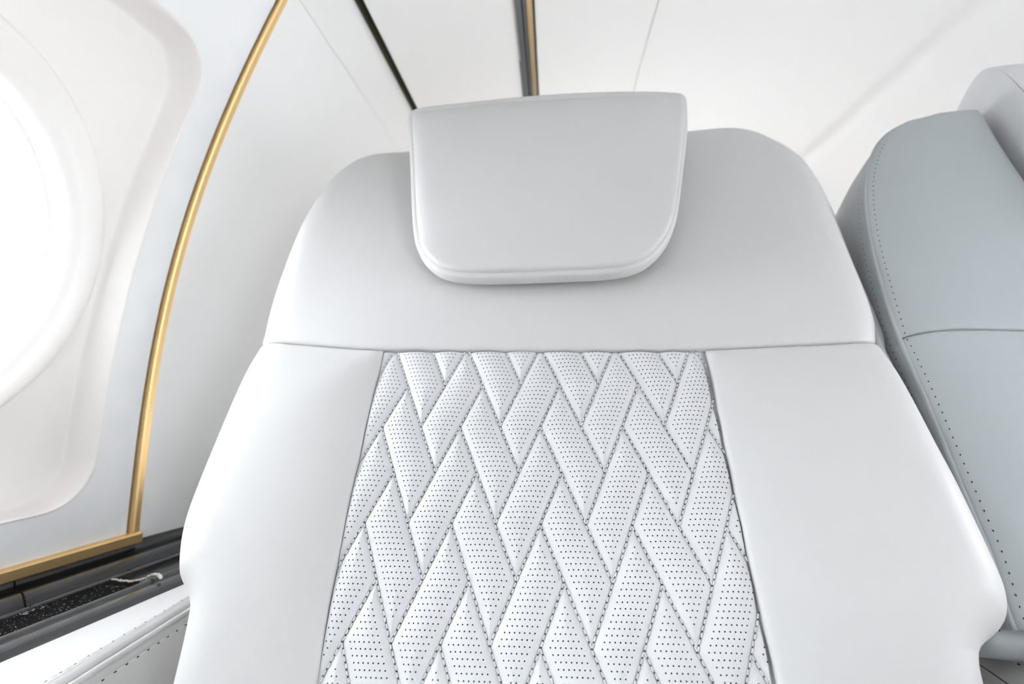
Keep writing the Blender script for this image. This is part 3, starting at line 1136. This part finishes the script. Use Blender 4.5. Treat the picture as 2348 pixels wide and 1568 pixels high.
# recessed centre of the backrest between the wings
V, F = [], []
aa = np.linspace(.506, 2 * WC - .506, 20)
tt = np.linspace(-.232, .27, 24)
for t in tt:
    for a in aa:
        V.append(RF.P(a, t, -0.055 + 0.012 * math.sin(math.pi * (a - aa[0]) / (aa[-1] - aa[0])) - .02 * max(0, (t - .22) / .05) ** 2))
for i in range(len(tt) - 1):
    for j in range(len(aa) - 1):
        F.append((i * 20 + j, i * 20 + j + 1, (i + 1) * 20 + j + 1, (i + 1) * 20 + j))
mesh('centre_panel', V, F, LEATHER, rseat)
bs = resample(np.vstack([WL, WT[:-1][WT[:-1, 1] > .2], mirror(WT, WC)[::-1][mirror(WT, WC)[::-1][:, 1] > .2], mirror(WL, WC)[::-1]]), .02, True)
bs = gap(bs, .012)
m = len(bs)
V = [RF.P(a, t, -0.075) for a, t in bs] + [RF.P(a, t, -0.145) for a, t in bs]
mesh('back_shell', V, [tuple(range(m)), tuple(range(m, 2 * m))[::-1]] + [(k, (k + 1) % m, m + (k + 1) % m, m + k) for k in range(m)], WELT, rseat, smooth=False)

# headrest of the right seat: boxed cushion with a welted front edge
side_prof = [(0.024, 0.10), (0.0300, 0.14), (0.0315, 0.22), (0.0300, 0.30), (0.0275, 0.335), (0.0215, 0.3570), (0.0120, 0.3685), (0.0, 0.3715), (-0.02, 0.3690), (-0.05, 0.3600), (-0.085, 0.3470), (-0.105, 0.3350), (-0.115, 0.31), (-0.115, 0.10)]
SP = smooth_poly(side_prof, 2)
x0, x1 = 0.5285, 2 * WC - 0.5285
V, F = [], []
cols = [(x0 + .0100, .0140), (x0 + .0045, .0065), (x0 + .0015, .0025), (x0, 0.0)]
# side face (gusset)
cen = np.array([-.04, .22])
loops = [(x0 + 0.000, .0), (x0 - .0022, .006), (x0 - .0035, .018), (x0 - .004, .04)]
for x, ins in loops:
    d = cen - SP
    L = np.linalg.norm(d, axis=1)[:, None]
    q = SP + d / L * ins
    V += [RF.P(x, t, n) for n, t in q]
m = len(SP)
for i in range(len(loops) - 1):
    for k in range(m):
        F.append((i * m + k, i * m + (k + 1) % m, (i + 1) * m + (k + 1) % m, (i + 1) * m + k))
F.append(tuple((len(loops) - 1) * m + k for k in range(m)))
rh = fix_normals(mesh('headrest', V, F, QUILT, rseat))  # paler leather stands in for stronger light on this headrest
# front and top face wrapped across
V, F = [], []
xs = [x0 + .0012, x0 + .003, x0 + .008, x0 + .016, x0 + .03, x0 + .06, (x0 + x1) / 2, x1 - .06, x1 - .03, x1 - .016, x1 - .008, x1 - .003, x1 - .0012]
for x in xs:
    e = min(x - x0, x1 - x)
    g = 0.004 * (1 - math.exp(-e / .012)) - 0.001
    d = SP - cen
    L = np.linalg.norm(d, axis=1)[:, None]
    q = SP + d / L * g
    V += [RF.P(x, t, n) for n, t in q]
for i in range(len(xs) - 1):
    for k in range(m):
        F.append((i * m + k, i * m + (k + 1) % m, (i + 1) * m + (k + 1) % m, (i + 1) * m + k))
fix_normals(mesh('front_pad', V, F, QUILT, rh))  # lightened like the side face, in place of stronger light
V = [RF.P(x1, t, n) for n, t in SP]
fix_normals(mesh('far_side', V, [tuple(range(m))], LEATHER, rh))

# roll at the foot of the backrest, seat cushion, base
V, F = tube([(x, 0.412 - 0.006 * min(1, max(0, (x - .30) / .10)), -0.1885 - 0.006 * min(1, max(0, (x - .30) / .10))) for x in np.linspace(0.298, 0.93, 50)], 0.0135, 14)
mesh('base_roll', V, F, SHADED_LEATHER, rseat)
cu = []
xs = np.linspace(0.318, 0.91, 40)
ysq = np.linspace(-0.10, 0.56, 40)
V, F = [], []
for y in ysq:
    for x in xs:
        ex = min(x - xs[0], xs[-1] - x)
        ey = y - ysq[0]
        z = -0.206 + 0.024 * (1 - math.exp(-ex / .045)) * (1 - math.exp(-ey / .06)) - 0.012 * float(round_drop(np.array([min(ex, ey)]), .014)[0] / .014)
        V.append((x, y, z))
for i in range(39):
    for j in range(39):
        F.append((i * 40 + j, i * 40 + j + 1, (i + 1) * 40 + j + 1, (i + 1) * 40 + j))
sc = mesh('seat_cushion', V, F, LEATHER, rseat)
V, F = [], []
for y in ysq:
    for x, z in ((.3188, -.2195), (.3165, -.2225), (.3145, -.230), (.314, -.26), (.317, -.33), (.325, -.38)):
        V.append((x, y, z))
for i in range(39):
    for j in range(5):
        F.append((i * 6 + j, i * 6 + j + 1, (i + 1) * 6 + j + 1, (i + 1) * 6 + j))
mesh('cushion_side', V, F, LEATHER, rseat)
V, F = box(0.325, 0.905, -0.09, 0.55, -0.40, -0.232)
mesh('cushion_core', V, F, PLINTH, rseat, smooth=False)
V, F = box(0.40, 0.84, 0.0, 0.62, -0.95, -0.39, 0.02)
mesh('seat_base', V, F, PLINTH, rseat)
st = Stitches()
st.run([(.3275, y, -.2062) for y in np.linspace(0.0, .45, 30)], np.array([-.5, 0, .87]), 0.0085, .0004, .0003, .0007, 0.0006, 1.8)
st.run([(.3140, y, -.2350) for y in np.linspace(0.0, .45, 30)], np.array([-1.0, 0, .1]), 0.0085, .0004, .0003, .0007, 0.0006, 1.8)
st.build('stitching', rseat)

for o in bpy.data.objects:
    if '_root' in o:
        del o['_root']
